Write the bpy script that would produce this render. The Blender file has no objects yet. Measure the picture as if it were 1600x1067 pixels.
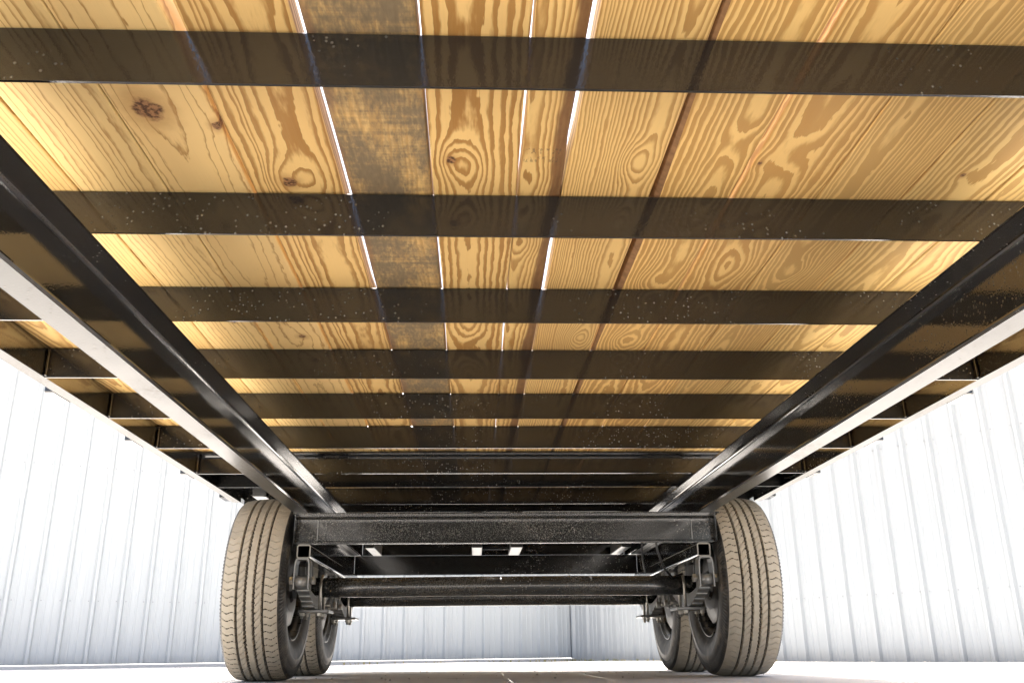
import bpy, math, random
from mathutils import Vector, Matrix
import numpy as np
R = math.radians
sc = bpy.context.scene
COL = sc.collection
random.seed(7)

# ------------------------------------------------------------------ camera, sky, sun, exposure
GZ = 0.010                      # ground level
cam_d = bpy.data.cameras.new("camera")
cam = bpy.data.objects.new("camera", cam_d); COL.objects.link(cam)
F, P_, YAW, ROLL = 1391.9, 0.3342, 0.0427, -0.0098
cam_d.sensor_width = 36.0
cam_d.lens = F / 1600 * 36
cam_d.clip_start = 0.02; cam_d.clip_end = 2000
fw = Vector((math.sin(YAW) * math.cos(P_), math.cos(YAW) * math.cos(P_), math.sin(P_)))
r0 = Vector((math.cos(YAW), -math.sin(YAW), 0)); u0 = r0.cross(fw)
rr = math.cos(ROLL) * r0 + math.sin(ROLL) * u0
uu = -math.sin(ROLL) * r0 + math.cos(ROLL) * u0
M = Matrix((rr, uu, -fw)).transposed().to_4x4(); M.translation = Vector((0, 0, 0.111))
cam.matrix_world = M
sc.camera = cam

SUN_EL = R(77); SUN_DIR = Vector((-0.34, 0.94, 0)).normalized()
sd = SUN_DIR * math.cos(SUN_EL) + Vector((0, 0, math.sin(SUN_EL)))
w = bpy.data.worlds.new("World"); sc.world = w; w.use_nodes = True
nt = w.node_tree; bg = nt.nodes["Background"]
sky = nt.nodes.new("ShaderNodeTexSky"); sky.sky_type = 'NISHITA'; sky.sun_disc = False
sky.sun_elevation = SUN_EL
sky.sun_rotation = math.atan2(SUN_DIR.x, SUN_DIR.y)
sky.air_density = 1.0; sky.dust_density = 7.0; sky.ozone_density = 0.6
nt.links.new(sky.outputs[0], bg.inputs[0]); bg.inputs[1].default_value = 0.10
sl = bpy.data.lights.new("sun", 'SUN'); sl.energy = 4.0; sl.angle = R(0.5); sl.color = (1.0, 0.97, 0.925)
so = bpy.data.objects.new("sun", sl); COL.objects.link(so)
so.rotation_euler = sd.to_track_quat('Z', 'Y').to_euler(); so.location = (-6, 4, 12)
sc.view_settings.view_transform = 'Standard'; sc.view_settings.look = 'None'
sc.view_settings.exposure = 2.56; sc.view_settings.gamma = 1.0

# ------------------------------------------------------------------ node helpers
class S:
    """socket wrapper: arithmetic builds Math nodes"""
    def __init__(s, t, sock): s.t = t; s.s = sock
    def m(s, op, b=None, c=None, clamp=False):
        n = s.t.nodes.new("ShaderNodeMath"); n.operation = op; n.use_clamp = clamp
        for i, v in enumerate((s, b, c)):
            if v is None: continue
            if isinstance(v, S): s.t.links.new(v.s, n.inputs[i])
            else: n.inputs[i].default_value = v
        return S(s.t, n.outputs[0])
    def __add__(s, o): return s.m('ADD', o)
    def __radd__(s, o): return s.m('ADD', o)
    def __sub__(s, o): return s.m('SUBTRACT', o)
    def __rsub__(s, o): return (s * -1.0) + o
    def __mul__(s, o): return s.m('MULTIPLY', o)
    def __rmul__(s, o): return s.m('MULTIPLY', o)
    def __truediv__(s, o): return s.m('DIVIDE', o)
    def step(s, a, b):           # smoothstep a..b -> 0..1 (a may exceed b)
        n = s.t.nodes.new("ShaderNodeMapRange"); n.interpolation_type = 'SMOOTHSTEP'
        lo, hi, x, y = (a, b, 0., 1.) if a < b else (b, a, 1., 0.)
        s.t.links.new(s.s, n.inputs[0])
        for i, v in zip((1, 2, 3, 4), (lo, hi, x, y)): n.inputs[i].default_value = v
        return S(s.t, n.outputs[0])

class Mat:
    def __init__(s, name):
        s.mat = bpy.data.materials.new(name); s.mat.use_nodes = True
        s.t = s.mat.node_tree; s.b = s.t.nodes["Principled BSDF"]
        tc = s.t.nodes.new("ShaderNodeTexCoord"); s.obj = tc.outputs["Object"]
        g = s.t.nodes.new("ShaderNodeNewGeometry"); s.pos = g.outputs["Position"]; s.nrm = g.outputs["Normal"]
    def xyz(s, vec):
        n = s.t.nodes.new("ShaderNodeSeparateXYZ"); s.t.links.new(vec, n.inputs[0])
        return [S(s.t, o) for o in n.outputs]
    def vec(s, x, y, z):
        n = s.t.nodes.new("ShaderNodeCombineXYZ")
        for i, v in enumerate((x, y, z)):
            if isinstance(v, S): s.t.links.new(v.s, n.inputs[i])
            else: n.inputs[i].default_value = v
        return n.outputs[0]
    def noise(s, vec, scale=1.0, detail=2.0, rough=0.5):
        n = s.t.nodes.new("ShaderNodeTexNoise"); s.t.links.new(vec, n.inputs["Vector"])
        n.inputs["Scale"].default_value = scale; n.inputs["Detail"].default_value = detail
        n.inputs["Roughness"].default_value = rough
        return S(s.t, n.outputs["Fac"])
    def voro(s, vec, scale):
        n = s.t.nodes.new("ShaderNodeTexVoronoi"); s.t.links.new(vec, n.inputs["Vector"])
        n.inputs["Scale"].default_value = scale
        sep = s.t.nodes.new("ShaderNodeSeparateColor"); s.t.links.new(n.outputs["Color"], sep.inputs[0])
        return S(s.t, n.outputs["Distance"]), S(s.t, sep.outputs[0])
    def mix(s, f, a, b):
        n = s.t.nodes.new("ShaderNodeMix"); n.data_type = 'RGBA'
        for i, v in ((0, f), (6, a), (7, b)):
            if isinstance(v, S): s.t.links.new(v.s, n.inputs[i])
            elif isinstance(v, tuple): n.inputs[i].default_value = (*v[:3], 1)
            elif isinstance(v, (int, float)): n.inputs[i].default_value = v
            else: s.t.links.new(v, n.inputs[i])
        return n.outputs[2]
    def mul(s, col, f):          # colour * scalar
        n = s.t.nodes.new("ShaderNodeVectorMath"); n.operation = 'SCALE'
        s.t.links.new(col, n.inputs[0]); s.t.links.new(f.s, n.inputs["Scale"])
        return n.outputs[0]
    def set(s, **k):
        names = dict(color="Base Color", rough="Roughness", metal="Metallic", spec="Specular IOR Level",
                     coat="Coat Weight", coatr="Coat Roughness", ior="IOR")
        for a, v in k.items():
            i = s.b.inputs[names[a]]
            if isinstance(v, S): s.t.links.new(v.s, i)
            elif isinstance(v, tuple): i.default_value = (*v, 1)
            elif isinstance(v, (int, float)): i.default_value = v
            else: s.t.links.new(v, i)
        return s
    def bump(s, h, strength=0.3, dist=0.01):
        n = s.t.nodes.new("ShaderNodeBump"); n.inputs["Strength"].default_value = strength
        n.inputs["Distance"].default_value = dist
        s.t.links.new(h.s, n.inputs["Height"]); s.t.links.new(n.outputs[0], s.b.inputs["Normal"])
        return s

# ------------------------------------------------------------------ materials
def black_paint(name, dust=0.35, rough=0.16, base=0.010, speck=1.0, fine=0.0, spec=.85):
    """glossy black powder coat: road-dust film, water-spot specks, optional fine grit speckle"""
    m = Mat(name)
    n1 = m.noise(m.pos, 3.0, 4, .6); n2 = m.noise(m.pos, 160, 3, .7)
    dmask = (n1.step(.46, .74) * n2.step(.42, .72)) * dust
    d, c = m.voro(m.pos, 125)
    n3 = m.noise(m.pos, 4.2, 2, .5)
    sp = d.step(.36, .12) * c.step(.60, .72) * c * n3.step(.43, .60) * speck
    col = m.mix(dmask, (base, base, base * .95), (.115, .098, .073))
    col = m.mix(sp * .85, col, (.15, .14, .115))
    if fine:
        d2, c2 = m.voro(m.pos, 420)
        n4 = m.noise(m.pos, 2.6, 3, .6)
        f = d2.step(.42, .16) * c2.step(.45, .60) * n4.step(.36, .62) * fine
        col = m.mix(f, col, (.22, .21, .18))
        dmask = dmask + f * .5
    x, y, z = m.xyz(m.pos)
    smear = m.noise(m.vec(x * 3.0, y * 3.0, z * 90.0), 1.0, 2, .5)
    ro = rough + dmask * .35 + sp * .3 + smear * .06
    m.set(color=col, rough=ro, spec=spec)
    peel = m.noise(m.pos, 260, 2, .5)
    m.bump(peel * .0008 + sp * .002, .5, .3)
    return m.mat
STEEL = black_paint("black_powder_coat", .22, .05)
STEEL_DUSTY = black_paint("dusty_black_powder_coat", 1.0, .22, .030, .8, .35, 1.0)
STEEL_GRIT = black_paint("gritty_black_powder_coat", .50, .10, .014, .6, 1.0, 1.0)
STEEL_RAIL = black_paint("rail_black_powder_coat", .30, .05, .010, .8, 0.0, 1.0)
STEEL_RAIL.node_tree.nodes["Principled BSDF"].inputs["IOR"].default_value = 2.0
FLANGE = black_paint("flange_dusty_black", 1.0, .26, .016, .8, .35, .23)
SPRING = black_paint("spring_grey_paint", .7, .26, .15, .5, 0.0, 1.0)

def zinc():
    m = Mat("zinc_bolt"); n = m.noise(m.pos, 120, 3)
    m.set(color=m.mix(n, (.30, .29, .26), (.55, .53, .48)), metal=.8, rough=.38); return m.mat
ZINC = zinc()
def plain(name, c, rough=.6, metal=0., var=.25, scale=40):
    m = Mat(name); n = m.noise(m.pos, scale, 4, .6)
    m.set(color=m.mix(n, tuple(v * (1 - var) for v in c), tuple(v * (1 + var) for v in c)), rough=rough, metal=metal)
    return m.mat
LIT_RIM = plain("lit_tube_rim", (.20, .19, .17), .4, .3)  # paler grey puts light caught by the painted tube ends into their colour
DRUM = plain("brake_black", (.034, .031, .027), .42, var=.5, scale=25)
CABLE = plain("black_cable", (.012, .012, .012), .45)
RIM = black_paint("rim_dark_paint", .5, .25, .02, .4)

def wood(name, seed, x0=0.0, depth=.05, slope=.02, sp=.0065, warp=1.0, light=(.70, .475, .185), dark=(.33, .165, .043),
         contrast=1.0, lw=(.25, .78), knots=(), swirls=(), grey=0.0, streak=None, stamp=None):
    """flat-sawn pine: growth rings around a wandering pith, knots bend the rings"""
    m = Mat(name)
    x, y, z = m.xyz(m.obj)
    so_ = seed * 7.31
    a = m.noise(m.vec(x * 5.0 + so_, y * 1.5, z * 3.0), 1.0, 2, .5) - .5
    b = m.noise(m.vec(x * 16.0, y * 4.5 + so_, z * 3.0), 1.0, 2, .55) - .5
    c = m.noise(m.vec(x * 50.0, y * 10.0 + so_, z * 3.0), 1.0, 2, .5) - .5
    dd = m.noise(m.vec(0.0, y * 1.1 + so_ * 1.7, 0.0), 1.0, 1, .5) - .5
    xx = x - x0 + a * (.030 * warp)
    D = y * slope + depth + dd * (.075 * warp) + z
    r = (xx * xx + D * D).m('SQRT') + b * (.012 * warp) + c * .0038
    kmask = None; halo = None
    wob = (m.noise(m.obj, 38, 3, .6) - .5)
    for (kx, ky, kr, amp, core) in list(knots) + [(q[0], q[1], q[2], q[3], 0) for q in swirls]:
        dx = (x - kx) / kr; dy = (y - ky) / (kr * 1.9)
        q2 = dx * dx + dy * dy
        r = r - (q2 * -0.5).m('EXPONENT') * amp
        if core:
            cx = (x - kx) / core; cy = (y - ky) / (core * 1.35)
            dist = (cx * cx + cy * cy).m('SQRT') + wob * 1.3
            k = dist.step(1.15, .75); h = dist.step(2.6, .9)
            kmask = k if kmask is None else kmask.m('MAXIMUM', k)
            halo = h if halo is None else halo.m('MAXIMUM', h)
    d4 = m.noise(m.vec(x * 120.0, y * 22.0 + so_, z * 3.0), 1.0, 2, .6) - .5
    ringvar = m.noise(m.vec(r * 30.0, so_, 0.0), 1.0, 2, .5)
    t = r / sp + ringvar * 3.4 + d4 * .55
    fr = t.m('FRACT')
    late = fr.step(*lw) * fr.step(1.0, .93)
    fib = m.noise(m.vec(x * 520.0, y * 9.0, z * 200.0), 1.0, 3, .6)
    blot = m.noise(m.vec(x * 9.0 + so_, y * 2.2, 0.0), 1.0, 3, .55)
    amt = late * (blot * .55 + .62) * contrast + (fib - .5) * .30
    col = m.mix(amt.m('MULTIPLY', 1.0, clamp=True), light, dark)
    br = m.noise(m.vec(x * 3.0, y * 1.3 + so_, 0.0), 1.0, 3, .5)
    col = m.mul(col, (br * .45 + .77) * (fib * .16 + .92))
    warm = m.noise(m.vec(x * 6.0, y * 1.7 + so_ + 3.3, 0.0), 1.0, 2, .5).step(.50, .75)
    col = m.mix(warm * .28, col, (.49, .27, .09))
    if halo is not None:
        col = m.mix(halo * .45, col, (.36, .17, .05))
        kn = m.noise(m.obj, 130, 3, .6)
        kc = m.mix(kn.step(.38, .62), (.085, .038, .017), (.36, .19, .085))
        col = m.mix(kmask, col, kc)
    if grey:
        g1 = m.noise(m.vec(x * 14.0, y * 6.0 + so_, 0.0), 1.0, 5, .68)
        g2 = m.noise(m.vec(x * 160.0, y * 45.0, 0.0), 1.0, 3, .6)
        g3 = m.noise(m.vec(x * 3.0, y * 70.0, 0.0), 1.0, 3, .6)
        gm = (g1 + g2 * .40 + g3 * .40).step(1.19, .79) * grey
        gcol = m.mix(g2, (.130, .096, .056), (.25, .188, .112))
        col = m.mix(gm, col, gcol)
    if streak:                      # dark heartwood / bark streak along one edge
        sx, amt_, scol = streak
        e = x + (m.noise(m.vec(x * 6.0, y * 5.0 + so_, 0.0), 1.0, 3, .55) - .5) * .034
        mk = e.step(sx, sx + .010) if sx > 0 else e.step(sx, sx - .010)
        sn = m.noise(m.vec(x * 90.0, y * 22.0, 0.0), 1.0, 4, .65)
        gate = m.noise(m.vec(0.0, y * 1.6 + so_ * 2.1, 0.0), 1.0, 1, .5).step(.12, .22)
        col = m.mix(mk * gate * amt_, col, m.mix(sn, tuple(v * .45 for v in scol), tuple(v * 1.6 for v in scol)))
    if stamp:                       # worn grade-stamp ink, too faint to read
        sx, sy = stamp
        ink = m.noise(m.vec(x * 210.0, y * 60.0, 0.0), 1.0, 2, .7).step(.52, .60)
        row = ((y - sy).m('ABSOLUTE').step(.022, .018)) * ((y - sy).m('ABSOLUTE').step(.003, .006))
        gate = (x - sx).m('ABSOLUTE').step(.030, .026)
        col = m.mix(ink * row * gate * .55, col, (.07, .05, .035))
    m.set(color=col, rough=.62, spec=.28)
    m.bump(fib * .5 + late * .5, .12, .004)
    return m.mat
BARK = plain("bark_edge", (.24, .125, .052), .85, var=.65, scale=70)
DECK_TOP = None

def tread_mat():
    m = Mat("tyre_tread_dusty")
    n = m.noise(m.obj, 26, 4, .6); n2 = m.noise(m.obj, 220, 3, .6)
    col = m.mix(n, (.262, .232, .182), (.395, .358, .292))
    col = m.mix(n2.step(.60, .78) * .4, col, (.13, .10, .07))
    m.set(color=col, rough=.85, spec=.2); m.bump(n2, .3, .003); return m.mat
def side_mat():
    m = Mat("tyre_sidewall")
    n = m.noise(m.obj, 14, 4, .65); n2 = m.noise(m.obj, 160, 2, .5)
    col = m.mix(n.step(.46, .75) * .65, (.030, .028, .026), (.165, .142, .110))
    m.set(color=col, rough=.52, spec=.4); m.bump(n2, .2, .002); return m.mat
TREAD = tread_mat(); SIDE = side_mat()
GROOVE = plain("tyre_groove", (.035, .027, .019), .9)

def ground_mat():
    m = Mat("pale_concrete")
    n1 = m.noise(m.pos, .8, 4, .6); n2 = m.noise(m.pos, 30, 5, .7); n3 = m.noise(m.pos, 4, 5, .65)
    d, c = m.voro(m.pos, 90)
    col = m.mix(n1, (.57, .545, .505), (.68, .655, .615))
    col = m.mix(n3.step(.54, .70) * .4, col, (.32, .262, .19))
    col = m.mix(n2.step(.58, .72) * .4, col, (.24, .195, .14))
    col = m.mix(d.step(.25, .12) * c.step(.86, .92) * .8, col, (.62, .60, .55))
    m.set(color=col, rough=.92, spec=.2)
    m.bump(n2 + n3, .6, .012); return m.mat
GROUND = ground_mat()
FOUND = plain("foundation_concrete", (.40, .39, .37), .9, var=.2, scale=12)

def wall_mat(WALLC):
    m = Mat("pale_blue_wall_sheet")
    x, y, z = m.xyz(m.pos)
    n1 = m.noise(m.vec(x * 1.5, y * 1.5, z * .5), 1.0, 4, .6)
    n2 = m.noise(m.vec(x * 30.0, y * 30.0, z * 1.2), 1.0, 3, .6)
    col = m.mix(n1, WALLC, tuple(v * 1.10 for v in WALLC))
    col = m.mix(n2.step(.45, .8) * .35, col, tuple(v * .84 for v in WALLC))
    dirt = (z + (n2 - .5) * .10).step(.14, .015)
    col = m.mix(dirt * .35, col, (.22, .22, .19))
    m.set(color=col, rough=.38, spec=.45); return m.mat
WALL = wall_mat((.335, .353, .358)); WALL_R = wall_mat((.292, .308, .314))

# ------------------------------------------------------------------ mesh builder
class MB:
    def __init__(s): s.v = []; s.f = []; s.mi = []; s.smooth = []
    def add(s, vs, fs, mi=0, smooth=False):
        o = len(s.v); s.v += [tuple(v) for v in vs]
        for f in fs: s.f.append(tuple(i + o for i in f)); s.mi.append(mi); s.smooth.append(smooth)
        return s
    def box(s, x0, x1, y0, y1, z0, z1, mi=0, ch=0.0):
        if ch:
            pts = []
            for (sx, sy, sz) in [(a, b, c) for a in (0, 1) for b in (0, 1) for c in (0, 1)]:
                X = (x0, x1)[sx]; Y = (y0, y1)[sy]; Z = (z0, z1)[sz]
                dx, dy, dz = (ch, -ch)[sx], (ch, -ch)[sy], (ch, -ch)[sz]
                pts += [(X, Y + dy, Z + dz), (X + dx, Y, Z + dz), (X + dx, Y + dy, Z)]
            idx = lambda a, b, c, k: ((a * 2 + b) * 2 + c) * 3 + k
            fs = []
            for a in (0, 1):
                q = [idx(a, 0, 0, 0), idx(a, 1, 0, 0), idx(a, 1, 1, 0), idx(a, 0, 1, 0)]; fs.append(q if a else q[::-1])
                q = [idx(0, a, 0, 1), idx(1, a, 0, 1), idx(1, a, 1, 1), idx(0, a, 1, 1)]; fs.append(q[::-1] if a else q)
                q = [idx(0, 0, a, 2), idx(1, 0, a, 2), idx(1, 1, a, 2), idx(0, 1, a, 2)]; fs.append(q if a else q[::-1])
            for a in (0, 1):
                for b in (0, 1):
                    fs.append([idx(a, b, 0, 0), idx(a, b, 1, 0), idx(a, b, 1, 1), idx(a, b, 0, 1)])
                    fs.append([idx(a, 0, b, 0), idx(a, 1, b, 0), idx(a, 1, b, 2), idx(a, 0, b, 2)])
                    fs.append([idx(0, a, b, 1), idx(1, a, b, 1), idx(1, a, b, 2), idx(0, a, b, 2)])
                    for c in (0, 1): fs.append([idx(a, b, c, 0), idx(a, b, c, 1), idx(a, b, c, 2)])
            return s.add(pts, fs, mi)
        vs = [(x, y, z) for x in (x0, x1) for y in (y0, y1) for z in (z0, z1)]
        fs = [(0, 1, 3, 2), (4, 6, 7, 5), (0, 4, 5, 1), (2, 3, 7, 6), (0, 2, 6, 4), (1, 5, 7, 3)]
        return s.add(vs, fs, mi)
    def prism(s, prof, axis, a, b, mi=0, smooth=False):
        """closed 2-D profile extruded along axis ('x': prof=(y,z), 'y': prof=(x,z), 'z': prof=(x,y))"""
        mk = {'x': lambda p, t: (t, p[0], p[1]), 'y': lambda p, t: (p[0], t, p[1]), 'z': lambda p, t: (p[0], p[1], t)}[axis]
        n = len(prof)
        vs = [mk(p, a) for p in prof] + [mk(p, b) for p in prof]
        fs = [(i, (i + 1) % n, (i + 1) % n + n, i + n) for i in range(n)]
        s.add(vs, fs, mi, smooth)
        s.add(vs, [tuple(range(n))[::-1], tuple(range(n, 2 * n))], mi)
        return s
    def tube(s, pts, r, n=10, mi=0, caps=True):
        rings = []
        pts = [Vector(p) for p in pts]
        for i, p in enumerate(pts):
            d = (pts[min(i + 1, len(pts) - 1)] - pts[max(i - 1, 0)]).normalized()
            u = d.cross(Vector((0, 0, 1)) if abs(d.z) < .9 else Vector((1, 0, 0))).normalized(); v = d.cross(u)
            rings.append([p + (u * math.cos(t) + v * math.sin(t)) * r for t in [2 * math.pi * k / n for k in range(n)]])
        vs = [q for rg in rings for q in rg]
        fs = [(i * n + k, i * n + (k + 1) % n, (i + 1) * n + (k + 1) % n, (i + 1) * n + k) for i in range(len(pts) - 1) for k in range(n)]
        s.add(vs, fs, mi, True)
        if caps: s.add(vs, [tuple(range(n))[::-1], tuple(range((len(pts) - 1) * n, len(pts) * n))], mi)
        return s
    def lathe_x(s, prof, n=64, mi=0, cy=0., cz=0.):
        """prof (x, r) revolved about the x axis"""
        k = len(prof)
        vs = [(x, cy + r * math.cos(2 * math.pi * i / n), cz + r * math.sin(2 * math.pi * i / n)) for i in range(n) for (x, r) in prof]
        fs = [(i * k + j, i * k + j + 1, ((i + 1) % n) * k + j + 1, ((i + 1) % n) * k + j) for i in range(n) for j in range(k - 1)]
        return s.add(vs, fs, mi, True)
    def build(s, name, mats, parent=None, origin=None, rotz=0., fix=True):
        v = np.array(s.v, float)
        if origin is None: origin = (v.min(0) + v.max(0)) / 2
        origin = np.array(origin, float)
        me = bpy.data.meshes.new(name); me.from_pydata((v - origin).tolist(), [], s.f)
        if not isinstance(mats, (list, tuple)): mats = [mats]
        for m in mats: me.materials.append(m)
        me.polygons.foreach_set("material_index", s.mi)
        me.polygons.foreach_set("use_smooth", s.smooth)
        if fix:
            import bmesh
            bm = bmesh.new(); bm.from_mesh(me); bmesh.ops.remove_doubles(bm, verts=bm.verts, dist=1e-6)
            bmesh.ops.recalc_face_normals(bm, faces=bm.faces); bm.to_mesh(me); bm.free()
        me.update()
        o = bpy.data.objects.new(name, me); COL.objects.link(o)
        o["_w"] = origin.tolist()
        pw = np.array(parent["_w"]) if parent is not None and "_w" in parent else np.zeros(3)
        if parent is not None: o.parent = parent
        o.location = (origin - pw).tolist()
        o.rotation_euler.z = rotz
        return o

def empty(name, loc, rotz=0., parent=None):
    o = bpy.data.objects.new(name, None); COL.objects.link(o); o.location = loc; o.rotation_euler.z = rotz
    o.empty_display_size = .2; o["_w"] = list(loc)
    if parent: o.parent = parent
    return o
def tag(o, label=None, cat=None, group=None, kind=None):
    for k, v in (("label", label), ("category", cat), ("group", group), ("kind", kind)):
        if v: o[k] = v
    return o
def copy_tree(o, parent, loc=None, rotz=None):
    c = o.copy(); COL.objects.link(c); c.parent = parent
    if loc is not None: c.location = loc
    if rotz is not None: c.rotation_euler.z = rotz
    for ch in list(o.children): copy_tree(ch, c)
    return c
def arc(cx, cy, r, a0, a1, n=4):
    return [(cx + r * math.cos(R(a0 + (a1 - a0) * i / n)), cy + r * math.sin(R(a0 + (a1 - a0) * i / n))) for i in range(n + 1)]

# ------------------------------------------------------------------ setting: ground
def ground():
    xs = np.concatenate([[-300, -80, -30], np.arange(-14, 14.01, .25), [30, 80, 300]])
    ys = np.concatenate([[-300, -80, -30], np.arange(-14, 16.01, .25), [30, 80, 300]])
    X, Y = np.meshgrid(xs, ys, indexing='ij')
    Z = GZ + .007 * np.sin(X * 1.1 + .6) * np.sin(Y * .9 + 1.0) + .004 * np.sin(X * 2.3 + Y * 1.7)
    near = np.zeros_like(X)
    for (cx, cy) in ((-.82, 3.75), (1.046, 3.75), (-.82, 4.58), (1.046, 4.58)):
        near = np.maximum(near, np.exp(-((X - cx) ** 2 + (Y - cy) ** 2) / .35))
    Z = GZ + (Z - GZ) * (1 - near)
    Z = np.where((np.abs(X) > 20) | (np.abs(Y) > 20), GZ, Z)
    n, k = X.shape
    v = np.stack([X, Y, Z], -1).reshape(-1, 3)
    f = [(i * k + j, (i + 1) * k + j, (i + 1) * k + j + 1, i * k + j + 1) for i in range(n - 1) for j in range(k - 1)]
    mb = MB(); mb.add(v.tolist(), f, 0, True)
    return tag(mb.build("ground", GROUND, origin=(0, 0, 0), fix=False), kind="structure")
ground()

# ------------------------------------------------------------------ setting: the two sheet-metal walls
RIBW = .2155; PANEL = RIBW * 4; WALLH = 3.05
def panel_profile():
    p = []
    for k in range(4):
        x = k * RIBW
        p += [(x, 0), (x + .020, 0), (x + .034, .026), (x + .056, .026), (x + .070, 0)]
        for q in (.105, .160):
            p += [(x + q, 0), (x + q + .006, .004), (x + q + .016, .004), (x + q + .022, 0)]
    p.append((PANEL, 0))
    return p
def panel_mesh():
    p = panel_profile(); n = len(p)
    vs = [(x, -d, 0) for x, d in p] + [(x, -d, WALLH) for x, d in p] + [(x, -d + .0015, 0) for x, d in p] + [(x, -d + .0015, WALLH) for x, d in p]
    fs = [(i, i + 1, n + i + 1, n + i) for i in range(n - 1)] + [(2 * n + i, 3 * n + i, 3 * n + i + 1, 2 * n + i + 1) for i in range(n - 1)]
    fs += [(i, 2 * n + i, 2 * n + i + 1, i + 1) for i in range(n - 1)]
    mb = MB(); mb.add(vs, fs); return mb
SCREW = plain("screw_grey", (.26, .27, .27), .7)
CORNER = Vector((1.025, 9.965, 0))
def wall(name, dirv, npan, label, z0, flip, WALL):
    # local +x runs along the wall, local -y faces the camera
    ang = math.atan2(dirv[1], dirv[0])
    L = npan * PANEL
    if flip: origin = CORNER + Vector((dirv[0], dirv[1], 0)) * L; ang += math.pi
    else: origin = CORNER.copy()
    e = empty(name, (origin.x, origin.y, GZ), ang); e["_w"] = [0, 0, 0]
    tag(e, label, "wall")
    first = None
    for k in range(npan):
        if first is None:
            first = panel_mesh().build("wall_panel", WALL, e, origin=(0, 0, 0)); first.location = (0, 0, z0)
        else:
            c = first.copy(); COL.objects.link(c); c.parent = e; c.location = (k * PANEL, -.0008 * (k % 2), z0)
    MB().box(0, L, .03, .14, z0 + .02, WALLH + z0 - .01).build("wall_backing", FOUND, e)
    MB().prism([(-.05, WALLH + z0 - .06), (.16, WALLH + z0 - .06), (.16, WALLH + z0 + .02), (-.05, WALLH + z0 + .02)], 'x', -.01, L + .01).build("cap_trim", WALL, e)
    sm = MB()
    for k in range(npan * 4):
        for zz in (.50, 1.62, 2.74):
            for dx in (.010, .085):
                x = k * RIBW + dx
                pts = [(x + .0055 * math.cos(t), -.005, zz + z0 + .0055 * math.sin(t)) for t in [math.pi * q / 3 for q in range(6)]]
                base = [(a, 0.0, c) for a, b, c in pts]
                sm.add(pts + base, [tuple(range(6))] + [(q, (q + 1) % 6, 6 + (q + 1) % 6, 6 + q) for q in range(6)])
    o = sm.build("screw", SCREW, e, fix=False); o["kind"] = "stuff"
    return e, L
wl, LL = wall("metal_wall", (-.8995, -.438), 11, "pale ribbed sheet metal wall left of the dark corner seam, standing on a low concrete kerb", .030, True, WALL)
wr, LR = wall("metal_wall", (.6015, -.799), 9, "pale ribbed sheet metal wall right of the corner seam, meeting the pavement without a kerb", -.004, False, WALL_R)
MB().box(-.3, LL + .0, -.07, .20, -.06, .026, 0, .006).build("kerb", FOUND, wl)
MB().box(LL - .004, LL + .03, -.05, .05, .03, WALLH).build("corner_trim", plain("dark_seam", (.10, .11, .12), .5), wl)

# tufts of dry weeds along the wall foot by the corner
def weeds():
    mb = MB(); rnd = random.Random(3)
    for k in range(120):
        t = rnd.random() ** 1.6 * 2.6
        if rnd.random() < .45: d = (-.8995, -.438); nn = (.438, -.8995); off = .085
        else: d = (.6015, -.799); nn = (-.799, -.6015); off = .04
        c = CORNER + Vector((d[0], d[1], 0)) * t + Vector((nn[0], nn[1], 0)) * (off + rnd.random() * .05)
        for b in range(5):
            a = rnd.random() * 6.28; h = .008 + rnd.random() * .022; lw = .003
            tip = c + Vector((math.cos(a) * h * .7, math.sin(a) * h * .7, GZ + h))
            s_ = Vector((-math.sin(a) * lw, math.cos(a) * lw, 0))
            mid = c.lerp(tip, .5) + Vector((0, 0, h * .15))
            base = Vector((c.x, c.y, GZ - .012))
            mb.add([base - s_, base + s_, mid + s_ * .8, mid - s_ * .8, tip], [(0, 1, 2, 3), (3, 2, 4)])
    m = Mat("dry_weed"); n = m.noise(m.pos, 9, 2)
    m.set(color=m.mix(n.step(.4, .6), (.20, .19, .05), (.38, .30, .11)), rough=.8)
    tag(mb.build("weeds", m.mat, fix=False), kind="stuff")
weeds()
# loose grit on the pavement
def grit():
    mb = MB(); rnd = random.Random(11)
    for k in range(900):
        x = rnd.uniform(-2.5, 3.5); y = rnd.uniform(3.6, 8.5); r = .0015 + .006 * rnd.random() ** 3
        z = GZ + .003
        ps = []
        for (a, b, c) in ((1, 0, 0), (-1, 0, 0), (0, 1, 0), (0, -1, 0), (0, 0, 1), (0, 0, -1)):
            q = r * rnd.uniform(.6, 1.2); ps.append((x + a * q, y + b * q, z + c * q * .8))
        mb.add(ps, [(0, 2, 4), (2, 1, 4), (1, 3, 4), (3, 0, 4), (2, 0, 5), (1, 2, 5), (3, 1, 5), (0, 3, 5)])
    tag(mb.build("grit", plain("grit_stone", (.40, .37, .32), .9, var=.4, scale=60), fix=False), kind="stuff")
grit()

# ------------------------------------------------------------------ THE TRAILER
XC = .1125; ZD = .8338; ZX = .757; ZB = .604
Y0, Y1 = -.25, 5.45
T = tag(empty("flatbed_trailer", (XC, 2.6, GZ)),
        "black steel flatbed trailer with pine plank deck on two axles, seen from underneath", "trailer")

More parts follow.
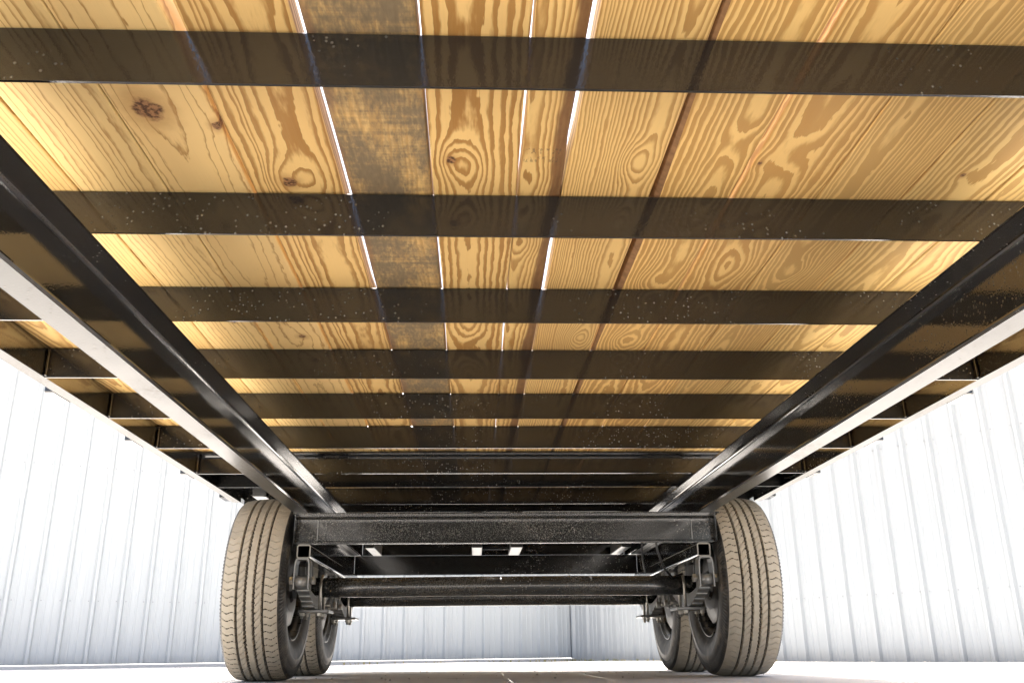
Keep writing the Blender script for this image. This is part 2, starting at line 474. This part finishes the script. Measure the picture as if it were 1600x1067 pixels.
# --- deck planks -----------------------------------------------------------------
# joints: (x, gap width)
J = [(-1.090, .004), (-.947, .003), (-.802, .003), (-.656, .0022), (-.510, .0035), (-.368, .004), (-.217, .0135), (-.074, .0035), (.068, .0052),
     (.143, .0095), (.292, .0040), (.433, .0075), (.579, .0030), (.727, .0022), (.871, .0018), (1.016, .003), (1.162, .003), (1.315, .004)]
def edge(j, y, side):
    x, g = J[j]
    wv = .0016 * math.sin(y * 2.1 + j * 1.7) + .0009 * math.sin(y * 6.3 + j * 3.1)
    gg = g * (.72 + .45 * math.sin(y * 1.9 + j * 2.3))
    if j == 9: gg = .0105 * max(.12, min(1, (1.28 - y) / .10 if y < 1.34 else (y - 1.36) / .15)) if y < 1.9 else .004
    if j == 6: gg = .0122 if y < 1.76 else (.0055 if y < 3.2 else .0028)
    if j == 7: gg = .0052 if (y < .95 or 1.5 < y < 1.8) else .0032
    if j == 5: gg = .0185 if y < .95 else .0045
    if j == 8: gg = .0052 * (.55 + .45 * math.sin((y - .85) * 7.0))
    if y > 3.3 and j != 8: gg *= .45
    return x + wv + side * gg / 2
cy_ = (Y0 + Y1) / 2
def px(k): return (J[k][0] + J[k + 1][0]) / 2
def L_(k, x, y): return (x - px(k), y - cy_)
def kn(k, x, y, kr, amp, core): a, b = L_(k, x, y); return (a, b, kr, amp, core)
def sw(k, x, y, kr, amp): a, b = L_(k, x, y); return (a, b, kr, amp)
PW = {
 0: dict(seed=1, depth=.05), 1: dict(seed=2, depth=.06, sp=.005),
 2: dict(seed=3, x0=.10, depth=.03, sp=.009, warp=.5, contrast=.75, lw=(.55, .92)),
 3: dict(seed=4, x0=.085, depth=.035, slope=.008, sp=.0115, warp=.8, contrast=.85, lw=(.62, .94), light=(.73, .520, .225),
         knots=[kn(3, -.560, 1.95, .02, .004, 0.006)]),
 4: dict(seed=5, x0=-.01, depth=.05, slope=.012, sp=.0185, warp=.9, contrast=.95, lw=(.74, .97), light=(.73, .515, .222),
         knots=[kn(4, -.462, 1.095, .030, .012, .021), kn(4, -.376, 1.135, .018, .008, .008), kn(4, -.42, 2.05, .022, .008, .009)]),
 5: dict(seed=6, x0=.02, depth=.055, slope=.01, sp=.0098, warp=1.0, contrast=1.0, lw=(.40, .72), light=(.71, .478, .188),
         knots=[kn(5, -.305, 1.300, .024, .020, .011), kn(5, -.30, 2.62, .02, .015, .009)], swirls=[sw(5, -.265, 1.28, .02, .012)]),
 6: dict(seed=7, depth=.045, sp=.010, contrast=.5, grey=1.0, light=(.62, .41, .16), streak=(-.052, .6, (.22, .12, .065))),
 7: dict(seed=8, x0=-.015, depth=.05, slope=.012, sp=.0100, warp=1.0, contrast=1.0, lw=(.40, .72), light=(.71, .478, .188),
         knots=[kn(7, -.040, 1.222, .020, .016, .0085)], swirls=[sw(7, -.012, 1.245, .022, .014), sw(7, -.01, 2.1, .03, -.016)]),
 8: dict(seed=9, x0=-.03, depth=.04, slope=.015, sp=.0078, warp=.8, contrast=1.0, streak=(.008, .95, (.17, .085, .035)), stamp=L_(8, .101, 1.205),
         swirls=[sw(8, .10, 1.27, .025, .010), sw(8, .085, 1.52, .02, .012)]),
 9: dict(seed=10, x0=.045, depth=.035, slope=.010, sp=.0052, warp=.7, contrast=.85,
         swirls=[sw(9, .248, 1.222, .020, .015), sw(9, .246, 2.06, .024, .018)]),
 10: dict(seed=11, x0=.03, depth=.05, slope=.014, sp=.0090, warp=1.1, contrast=1.0, lw=(.18, .55), light=(.76, .510, .192), dark=(.43, .235, .068),
          swirls=[sw(10, .353, 1.70, .026, .018), sw(10, .40, 1.17, .018, -.008), sw(10, .36, 2.08, .03, .02)]),
 11: dict(seed=12, x0=-.01, depth=.055, slope=.012, sp=.0088, warp=1.1, contrast=1.0, lw=(.16, .52), light=(.76, .505, .190), dark=(.45, .245, .072),
          swirls=[sw(11, .50, 1.20, .022, -.010), sw(11, .52, 1.62, .03, .014)], knots=[kn(11, .447, 1.22, .014, .008, .004)]),
 12: dict(seed=13, x0=-.03, depth=.045, slope=.012, sp=.0062, warp=.7, contrast=.8, lw=(.15,.5), light=(.78, .53, .205), dark=(.46, .26, .08), swirls=[sw(12, .655, 1.64, .02, .012)]),
 13: dict(seed=14, x0=.02, depth=.06, slope=.016, sp=.0095, warp=.8, contrast=.8, lw=(.3,.6), light=(.73, .505, .20), dark=(.385, .21, .058), knots=[kn(13, .79, 1.25, .012, .006, .005)]),
 14: dict(seed=15, x0=-.05, depth=.05, sp=.0080, warp=1.0, contrast=.7, light=(.73, .50, .19), swirls=[sw(14, .96, 1.62, .03, .02)]),
 15: dict(seed=16), 16: dict(seed=17, sp=.005)}
TH = .038
for k in range(len(J) - 1):
    ys = np.linspace(Y0 + random.uniform(-.004, .004), Y1 + random.uniform(-.004, .004), 58)
    mb = MB(); rings = []
    wl_, wr_ = (.012, .0035) if k == 10 else (.0035, .0035)       # plank 10 has a waney bark edge
    dz = random.uniform(-.0012, .0012) + .0012
    for y in ys:
        a = edge(k, y, +1); b = edge(k + 1, y, -1)
        wl2 = wl_ * (1 + .35 * math.sin(y * 5.1)) if k == 10 else wl_
        z0 = ZD + dz; z1 = ZD + TH + dz
        c = .003
        rings.append([(a + wl2, y, z0), (b - wr_, y, z0), (b - wr_ * .3, y, z0 + wr_ * .3), (b, y, z0 + wr_), (b, y, z1 - c), (b - c, y, z1), (a + c, y, z1), (a, y, z1 - c),
                      (a, y, z0 + wl2 * .9), (a + wl2 * .35, y, z0 + wl2 * .32)])
    m_ = len(rings[0]); vs = [q for rg in rings for q in rg]
    fs = []; mis = []
    for i in range(len(rings) - 1):
        for j in range(m_):
            fs.append((i * m_ + j, i * m_ + (j + 1) % m_, (i + 1) * m_ + (j + 1) % m_, (i + 1) * m_ + j))
            mis.append(1 if (k == 10 and j in (8, 9)) else 0)
    for f, mi in zip(fs, mis): mb.f.append(f); mb.mi.append(mi); mb.smooth.append(False)
    mb.v = vs
    mb.f.append(tuple(range(m_))[::-1]); mb.f.append(tuple(range((len(rings) - 1) * m_, len(rings) * m_))); mb.mi += [0, 0]; mb.smooth += [False, False]
    p = dict(PW[k])
    o = mb.build("plank", [wood("pine_plank_%d" % k, **p), BARK], T, origin=(px(k), cy_, ZD))
    if k == 6: o["label"] = "grey weathered plank"
    if k == 8: o["label"] = "narrow ripped plank with dark heartwood edge"

# --- crossmembers ------------------------------------------------------------------
XL, XR = -1.062, 1.290
def crossmember(y, first=[None]):
    # rolled angle: web facing the camera, top leg turned away under the planks
    prof = [(0, ZX), (.0045, ZX), (.0045, ZD - .010)] + [(.0065, ZD - .0075), (.009, ZD - .0065)] + [(.042, ZD - .0065), (.042, ZD - .0005), (.002, ZD - .0005), (0, ZD - .0025)]
    if first[0] is None:
        first[0] = MB().prism([(y + a, b) for a, b in prof], 'x', XL, XR).build("crossmember", STEEL, T)
        return first[0]
    c = first[0].copy(); COL.objects.link(c); c.parent = T
    c.location.y = first[0].location.y + (y - first[0]["_y"]); return c
ycs = [.921, .10, .515, 1.331, 1.738, 2.143, 2.548, 2.954, 3.70, 4.157, 4.40, 4.80, 5.20]
o = crossmember(ycs[0]); o["_y"] = ycs[0]
for y in ycs[1:]: crossmember(y)
# channel with its flange towards the camera, just ahead of the suspension
MB().prism([(3.356, ZD - .007), (3.405, ZD - .007), (3.410, ZD - .012), (3.410, ZX + .001), (3.4155, ZX + .001), (3.4155, ZD - .001), (3.356, ZD - .001)], 'x', XL, XR).build("crossmember", STEEL, T)
# front and rear end channels
for (ya, s_) in ((Y0, 1), (Y1, -1)):
    MB().prism([(ya, ZX), (ya + .006 * s_, ZX), (ya + .006 * s_, ZD + TH), (ya, ZD + TH)], 'x', XL, XR).build("end_channel", STEEL, T)

# --- main rails: channels standing under the crossmembers, open to the inside ------
def rail(xw, s_):
    """xw = outer web face, s_ = +1 when the flanges point to +x"""
    w_, t, tf = .054, .0055, .0075
    z0, z1 = ZB, ZX - .0008
    f = lambda a: xw + s_ * a
    r = .010
    prof = [(f(0), z0), (f(w_ - .004), z0), (f(w_), z0 + .004)] + [(f(w_ - .001), z0 + tf), (f(t + r), z0 + tf + .0015)] \
        + [(f(t + r - r * math.sin(q)), z0 + tf + .0015 + r - r * math.cos(q)) for q in (.4, .8, 1.2)] + [(f(t), z0 + tf + .0015 + r)] \
        + [(f(t), z1 - tf - .0015 - r)] + [(f(t + r - r * math.cos(q)), z1 - tf - .0015 - r + r * math.sin(q)) for q in (.4, .8, 1.2)] \
        + [(f(t + r), z1 - tf - .0015), (f(w_ - .001), z1 - tf), (f(w_), z1 - .004), (f(w_ - .004), z1), (f(0), z1)]
    o = MB().prism(prof, 'y', Y0 + .01, Y1 - .01).build("main_rail", [STEEL_RAIL, FLANGE], T)
    return o
def bottom_faces(o):
    zmin = min(v.co.z for v in o.data.vertices)
    for p in o.data.polygons:
        if p.normal.z < -.9 and abs(p.center.z - zmin) < .004: p.material_index = 1
for a in ((-.674, 1), (.899, -1)): bottom_faces(rail(*a))

# --- side rails with stake pockets ----------------------------------------------------
def side_rail(xi, s_):
    f = lambda a: xi + s_ * a
    zt = ZD + TH + .006
    prof = [(f(0), ZX), (f(.034), ZX), (f(.036), ZX + .002), (f(.036), ZX + .007), (f(.006), ZX + .009), (f(.006), zt - .006), (f(.036), zt - .004), (f(.036), zt), (f(0), zt)]
    bottom_faces(MB().prism(prof, 'y', Y0, 4.09).build("side_rail", [STEEL_RAIL, FLANGE], T))
    prof2 = [(f(0), ZX + .020), (f(.034), ZX + .020), (f(.034), zt), (f(0), zt)]
    MB().prism(prof2, 'y', 4.092, Y1).build("side_rail", STEEL_RAIL, T)
    for k, y in enumerate((.55, 1.10, 1.72, 2.335, 2.90, 3.47, 4.02)):
        mb = MB()
        a, b = sorted((f(.0385), f(.066)))
        mb.box(a, b, y - .052, y + .052, ZX + .002, zt - .002, 0, .003)
        mb.build("stake_pocket", STEEL, T)
side_rail(-1.060, -1); side_rail(1.288, 1)
# weld gussets where each crossmember meets the side rail
for y in (1.738, 2.143, 2.548, 2.954, 3.40, 1.331):
    for (xa, s_) in ((-1.058, 1), (1.286, -1)):
        a, b = sorted((xa, xa + .006 * s_))
        MB().box(a, b, y - .012, y - .0005, ZX + .002, ZD - .004, 0, .0015).build("gusset", STEEL, T)

# --- drive-over fender plates above the wheels, with a cross plate ahead -----------
for (xa, xb) in ((-1.056, -.690), (.915, 1.284)):
    mb = MB(); mb.box(xa, xb, 3.42, 5.38, ZD - .0048, ZD - .0018)
    mb.build("fender_plate", STEEL, T)
MB().box(-.955, -.895, 3.86, 3.95, .745, .790, 0, .003).build("light_bracket", STEEL_DUSTY, T)
MB().tube([(-.93, 3.9, .79), (-.85, 3.86, .798), (-.76, 3.9, .79), (-.69, 3.95, .76)], .004, 6).build("brake_line", CABLE, T)

# --- suspension sub-frame ---------------------------------------------------------
YH, YM = 3.472, 4.943
MB().prism([(3.362, ZB - .006), (3.466, ZB - .006), (3.472, ZB - .012), (3.472, .512), (3.478, .506), (3.452, .5065), (3.452, .5005), (3.484, .5005), (3.484, ZB - .0012), (3.362, ZB - .0012)], 'x', -.678, .921).build("hanger_beam", STEEL_GRIT, T)
for (xa, xb) in ((-.682, -.6785), (.9215, .925)):
    MB().box(xa, xb, 3.43, 3.52, .500, ZB - .001, 0, .001).build("end_plate", STEEL, T)
for x in (-.600, .838):
    MB().box(x - .0012, x + .0012, 3.4690, 3.4715, .515, .588).build("weld_seam", SPRING, T)
MB().prism([(YM, .502), (YM + .005, .502), (YM + .005, ZB - .0015), (YM - .0, ZB - .0015)], 'x', -.6465, .8785).build("mid_beam", STEEL, T)
MB().box(-.6465, .8785, YM + .0055, YM + .07, .5025, .508).build("mid_beam_flange", STEEL, T)
MB().prism([(Y1 - .06, .648), (Y1 + .001, .648), (Y1 + .001, ZX - .001), (Y1 - .005, ZX - .001), (Y1 - .005, .653), (Y1 - .06, .653)], 'x', -.668, .893).build("rear_header", STEEL, T)
for x in (-.650, .882):
    MB().box(x - .003, x + .003, YH + .014, YM - .001, .5005, ZB - .0005).build("subframe_web", STEEL_RAIL, T)
for (xa, xb, z0) in ((-.018, .038, .645), (.195, .260, .645), (-.598, -.548, .645), (.803, .858, .645)):
    MB().box(xa, xb, 4.95, 5.388, z0, z0 + .06, 0, .004).build("spine_bar", FLANGE, T)
MB().box(.0385, .1945, 5.15, 5.156, .655, .70).build("tie_bar", STEEL, T)

def square_tube(x0, x1, z0, z1, ya, yb, t=.0048, rr_=.009):
    def loop(d, r_):
        return (arc(x1 - d - r_, z1 - d - r_, r_, 0, 90) + arc(x0 + d + r_, z1 - d - r_, r_, 90, 180)
                + arc(x0 + d + r_, z0 + d + r_, r_, 180, 270) + arc(x1 - d - r_, z0 + d + r_, r_, 270, 360))
    o_, i_ = loop(0, rr_), loop(t, max(.002, rr_ - t)); n = len(o_)
    vs = [(x, ya, z) for x, z in o_] + [(x, yb, z) for x, z in o_] + [(x, ya, z) for x, z in i_] + [(x, yb, z) for x, z in i_]
    fs = []
    for i in range(n):
        j = (i + 1) % n
        fs += [(i, j, n + j, n + i), (2 * n + i, 3 * n + i, 3 * n + j, 2 * n + j), (n + i, n + j, 3 * n + j, 3 * n + i)]
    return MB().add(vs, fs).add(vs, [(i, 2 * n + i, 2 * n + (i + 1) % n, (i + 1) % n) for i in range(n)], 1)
TUBES = ((-.675, -.623), (.855, .907))
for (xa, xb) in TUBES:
    square_tube(xa, xb, .4490, .5000, YH + .004, 4.90).build("subframe_tube", [STEEL, LIT_RIM], T)

# --- hangers, springs, axles, wheels -----------------------------------------------
SPX = (-.649, .881)                 # spring centre lines
AX = (3.75, 4.58); AZ = .360; RT = .352
def hanger_mb(wd=.056, h=.092, dy=.062):
    """inverted-U formed bracket, origin at the middle of its top"""
    t = .0045; w2 = wd / 2; mb = MB()
    outer = [(-w2 - .001, -h)] + [(-w2 - .001, -h * .5), (-w2, -.020)] + [(-w2 + .003, -.006), (-w2 + .010, 0), (w2 - .010, 0), (w2 - .003, -.006)] + [(w2, -.020), (w2 + .001, -h * .5), (w2 + .001, -h)]
    inner = [(w2 + .001 - t, -h), (w2 + .001 - t, -h * .5), (w2 - t, -.020), (w2 - .0075, -t - .004), (w2 - .012, -t), (-w2 + .012, -t), (-w2 + .0075, -t - .004), (-w2 + t, -.020), (-w2 - .001 + t, -h * .5), (-w2 - .001 + t, -h)]
    n = len(outer)
    prof = outer + inner
    vs = [(x, -dy / 2, z) for x, z in prof] + [(x, dy / 2, z) for x, z in prof]; k = len(prof)
    fs = []
    for i in range(k): fs.append((i, (i + 1) % k, (i + 1) % k + k, i + k))
    for i in range(n - 1):
        a, b, c, d = i, i + 1, k - 2 - i, k - 1 - i
        fs += [(a, b, c, d), (a + k, d + k, c + k, b + k)]
    return mb.add(vs, fs)
def hexbolt(x0, x1, y, z, r=.010, head=.016, nut=True):
    mb = MB(); mb.tube([(x0, y, z), (x1, y, z)], r, 10)
    for (a, b) in ((x0 - .012, x0), (x1, x1 + .012)):
        pr = [(y + head * math.cos(math.pi / 3 * q), z + head * math.sin(math.pi / 3 * q)) for q in range(6)]
        mb.prism(pr, 'x', a, b)
    return mb
def make_hanger(x, y, zt, h=.092):
    hg = hanger_mb(h=h); hg.v = [(a + x, b + y, c + zt) for a, b, c in hg.v]
    o = hg.build("spring_hanger", SPRING, T)
    hexbolt(x - .036, x + .036, y, zt - h + (.033 if h < .12 else .030)).build("bolt", ZINC, o)
    return o
for x in SPX:
    make_hanger(x, 3.490, .4482, .112)
    make_hanger(x, 4.165, .4482, .128)
    make_hanger(x, 4.845, .4482, .112)
    # equaliser rocking on the centre hanger
    yc = 4.165
    prof = [(yc - .105, .318), (yc - .060, .352), (yc - .016, .362), (yc + .016, .362), (yc + .060, .352), (yc + .105, .318), (yc + .095, .298), (yc + .05, .318), (yc, .328), (yc - .05, .318), (yc - .095, .298)]
    eq = MB().prism(prof, 'x', x - .017, x + .017).build("equaliser", SPRING, T)
    for s_ in (-1, 1):
        hexbolt(x - .032, x + .032, yc + s_ * .092, .308, .009, .014).build("shackle_bolt", ZINC, eq)
        for q in (-1, 1):
            a, b = sorted((x + q * .0235, x + q * .029))
            MB().prism([(yc + s_ * .080, .296), (yc + s_ * .104, .296), (yc + s_ * .118, .362), (yc + s_ * .094, .362)], 'x', a, b).build("shackle_link", SPRING, eq)

def spring_leaf(half, drop, thick, k_=.47, wd=.022, wz=0.):
    n = 18; mb = MB()
    ys = [-half + 2 * half * i / n for i in range(n + 1)]
    top = [(y, -drop + k_ * y * y) for y in ys]
    prof = top + [(y, z - thick * (0.55 if abs(y) > half * .93 else 1)) for y, z in top[::-1]]
    return mb.prism(prof, 'x', -wd, wd, smooth=False)
def make_spring():
    """origin on the axle centre line"""
    t = .0088; z0 = .040
    main = spring_leaf(.262, z0, t)
    for s_ in (-1, 1):
        main.tube([(-.022, s_ * .268, -z0 + .47 * .262 ** 2 + .012), (.022, s_ * .268, -z0 + .47 * .262 ** 2 + .012)], .0205, 16)
    o = main.build("leaf_spring", SPRING, None, origin=(0, 0, 0))
    for i, hf in enumerate((.238, .195, .148, .100)):
        spring_leaf(hf, z0 + (i + 1) * (t + .0006), t).build("leaf", SPRING, o, origin=(0, 0, 0))
    zb = -z0 - 5 * (t + .0006)
    MB().box(-.046, .074, -.066, .066, zb - .012, zb - .0008, 0, .002).build("tie_plate", SPRING, o, origin=(0, 0, 0))
    MB().box(-.024, .024, -.05, .05, -z0 + .0006, -z0 + .008).build("axle_seat", SPRING, o, origin=(0, 0, 0))
    for xx in (-.034, .034):
        ra = .0455
        pts = [(xx, -ra, zb - .034), (xx, -ra, 0)] + [(xx, -ra * math.cos(q), ra * math.sin(q)) for q in (.35, .7, 1.05, 1.4, 1.75, 2.1, 2.45, 2.8)] + [(xx, ra, 0), (xx, ra, zb - .034)]
        MB().tube(pts, .0062, 8).build("u_bolt", ZINC, o, origin=(0, 0, 0))
        for yy in (-ra, ra):
            MB().prism([(xx + .011 * math.cos(math.pi / 3 * q), yy + .011 * math.sin(math.pi / 3 * q)) for q in range(6)], 'z', zb - .024, zb - .0125).build("nut", ZINC, o, origin=(0, 0, 0))
    return o
spr = make_spring()
tw = T["_w"]
first = True
for x in SPX:
    for y in AX:
        loc = (x - tw[0], y - tw[1], AZ - tw[2])
        if first: spr.parent = T; spr.location = loc; first = False
        else: copy_tree(spr, T, loc, math.pi if x > 0 else 0.)

for i, y in enumerate(AX):
    mb = MB(); mb.tube([(-.70, y, AZ), (-.45, y, AZ), (0, y, AZ + .002), (.4, y, AZ + .002), (.68, y, AZ), (.93, y, AZ)], .0385, 32)
    mb.build("axle", STEEL_DUSTY, T)

def tyre_mesh():
    NA = 1056; TW = .100; ROUT = RT
    xs_t = np.linspace(-TW, TW, 81)
    ang = np.arange(NA) * 2 * math.pi / NA
    crown = ROUT - .010 * (np.abs(xs_t) / TW) ** 2.6
    A, Xx = np.meshgrid(ang, xs_t, indexing='ij')
    rad = np.tile(crown, (NA, 1))
    mat = np.zeros_like(rad, int)
    s = A * ROUT
    depth = np.zeros_like(rad)
    gx = (-.0475, -.0155, .0155, .0475)
    ncirc = 2 * math.pi * ROUT
    npitch = 78; pitch = ncirc / npitch
    for g in gx:
        zig = .0012 * np.sin(2 * math.pi * s / (ncirc / 124))
        d = np.abs(Xx - g - zig)
        depth = np.maximum(depth, np.where(d < .0038, .0085, 0))
    # wavy cross sipes on the two shoulder ribs
    for sg in (-1, 1):
        loc = (Xx * sg - .0522) / (.0975 - .0522)
        inn = (loc > 0) & (loc < 1.02)
        shift = .0042 * np.sin(loc * 2 * math.pi * 1.15 + (0 if sg < 0 else .6)) + .004 * loc
        ph = np.mod(s + shift + (0 if sg < 0 else pitch * .4), pitch)
        d = np.minimum(ph, pitch - ph)
        depth = np.maximum(depth, np.where(inn & (d < .00115), .0032, 0))
    # short nicks on the groove edges of the centre ribs and slanted sipes
    for g, sg in ((-.0475, 1), (-.0155, -1), (-.0155, 1), (.0155, -1), (.0155, 1), (.0475, -1)):
        loc = (Xx - g) * sg
        inn = (loc > .003) & (loc < .0100)
        p2 = pitch / 1.0
        ph = np.mod(s + loc * 1.3 * sg + g * 3.1, p2); d = np.minimum(ph, p2 - ph)
        depth = np.maximum(depth, np.where(inn & (d < .0011), .0022, 0))
    for c_, sl in ((-.0315, .55), (.0315, .55)):            # slanted hair sipes on the two inner ribs
        inn = np.abs(Xx - c_) < .0115
        ph = np.mod(s + (Xx - c_) * sl * 2 + pitch * .3, pitch); d = np.minimum(ph, pitch - ph)
        depth = np.maximum(depth, np.where(inn & (d < .0011), .0030, 0))
    rad = rad - depth
    mat[depth > .002] = 2
    # sidewalls: (x, r)
    def side(sg):
        pr = [(.1035, ROUT - .0135), (.1065, ROUT - .018), (.1085, ROUT - .024), (.1095, ROUT - .031), (.1105, ROUT - .038), (.1115, ROUT - .046), (.1125, ROUT - .050), (.1165, ROUT - .056), (.1185, ROUT - .075), (.1190, ROUT - .077), (.1190, ROUT - .081), (.1180, ROUT - .083), (.1165, ROUT - .100), (.1120, ROUT - .118), (.1055, ROUT - .132), (.1010, ROUT - .138), (.0985, ROUT - .146), (.090, ROUT - .156)]
        X = np.tile([p[0] for p in pr], (NA, 1)) * sg; Rr = np.tile([p[1] for p in pr], (NA, 1))
        lug = np.mod(s[:, :1], pitch / 2) < pitch / 4.6
        for q in (1, 2, 3, 4, 5): X[:, q] += sg * np.where(lug[:, 0], .0022, -.0006)
        return X, Rr
    Xr, Rr_ = side(1); Xl, Rl = side(-1)
    X = np.concatenate([Xl[:, ::-1], Xx, Xr], 1); Rd = np.concatenate([Rl[:, ::-1], rad, Rr_], 1)
    ns = Xl.shape[1]
    m = np.concatenate([np.ones((NA, ns), int), mat, np.ones((NA, ns), int)], 1)
    n, k = X.shape
    co = np.stack([X, Rd * np.cos(ang)[:, None], Rd * np.sin(ang)[:, None]], -1).reshape(-1, 3)
    I, Jx = np.meshgrid(np.arange(n), np.arange(k - 1), indexing='ij')
    I2 = (I + 1) % n
    q = np.stack([I * k + Jx, I2 * k + Jx, I2 * k + Jx + 1, I * k + Jx + 1], -1).reshape(-1, 4)
    fm = np.maximum(np.maximum(m[:, :-1], m[:, 1:]), 0)
    mt = np.concatenate([np.ones((NA, ns)), np.where((m[:, ns:-ns][:, :-1] == 2) & (m[:, ns:-ns][:, 1:] == 2), 2, 0), np.ones((NA, ns))], 1).astype(int)
    me = bpy.data.meshes.new("tyre")
    me.vertices.add(len(co)); me.vertices.foreach_set("co", co.ravel())
    me.loops.add(q.size); me.loops.foreach_set("vertex_index", q.ravel().astype(np.int32))
    me.polygons.add(len(q)); me.polygons.foreach_set("loop_start", np.arange(0, q.size, 4).astype(np.int32))
    for mm in (TREAD, SIDE, GROOVE): me.materials.append(mm)
    mi = mt.reshape(-1)[:len(q)]
    me.polygons.foreach_set("material_index", mi.astype(np.int32))
    me.polygons.foreach_set("use_smooth", (mi == 1))
    me.update(calc_edges=True); me.validate()
    return me
def make_wheel():
    """origin at the hub centre; local +x is the inner side (towards the trailer's middle)"""
    rim = MB().lathe_x([(.100, .196), (.103, .201), (.098, .203), (.092, .199), (.088, .186), (.078, .180), (.055, .178), (.040, .166), (-.030, .164), (-.060, .176), (-.085, .180), (-.090, .198), (-.098, .203), (-.102, .200),
                        (-.098, .190), (-.080, .172), (-.055, .165), (-.040, .150), (-.045, .10), (-.060, .06), (-.060, .0)], 72)
    rim.lathe_x([(-.054, .0), (-.054, .06), (-.038, .10), (-.033, .150), (-.030, .158), (.040, .160), (.054, .172), (.078, .174), (.086, .182), (.092, .195), (.100, .196)], 72)
    w_ = rim.build("wheel", RIM, None, origin=(0, 0, 0))
    o = bpy.data.objects.new("tyre", tyre_mesh()); COL.objects.link(o); o.parent = w_; o.location = (0, 0, 0)
    MB().lathe_x([(-.03, .02), (-.028, .128), (.045, .130), (.050, .136), (.062, .136), (.064, .128), (.064, .03)], 56).build("brake_drum", DRUM, w_, origin=(0, 0, 0))
    bp = MB().lathe_x([(.070, .02), (.070, .06), (.078, .066), (.080, .095), (.072, .112), (.072, .140), (.052, .146), (.052, .153), (.076, .153), (.080, .140), (.086, .100), (.086, .06), (.096, .05), (.096, .02)], 11)
    bp.smooth = [False] * len(bp.f)
    bp.build("backing_plate", DRUM, w_, origin=(0, 0, 0))
    return w_
wh = make_wheel(); first = True
for (x, rz) in ((-.822, 0.), (1.047, math.pi)):
    for y in AX:
        loc = (x - tw[0], y - tw[1], GZ + RT - .002 - tw[2])
        if first: wh.parent = T; wh.location = loc; wh.rotation_euler.z = rz; first = False
        else: copy_tree(wh, T, loc, rz)

# --- brake wires hanging by the right spring ---------------------------------------
MB().tube([(.690, 3.62, .602), (.672, 3.60, .56), (.664, 3.60, .50), (.672, 3.64, .45), (.690, 3.70, .41)], .0035, 6).build("brake_line", CABLE, T)
MB().tube([(.735, 3.60, .602), (.712, 3.58, .55), (.720, 3.57, .48), (.745, 3.60, .42), (.790, 3.66, .385), (.84, 3.70, .40)], .0045, 6).build("brake_line", CABLE, T)
MB().tube([(-.50, 3.62, .602), (-.47, 3.60, .59), (-.42, 3.60, .602)], .0035, 6).build("brake_line", CABLE, T)

for o in bpy.data.objects:
    for k in ("_w", "_y"):
        if k in o: del o[k]
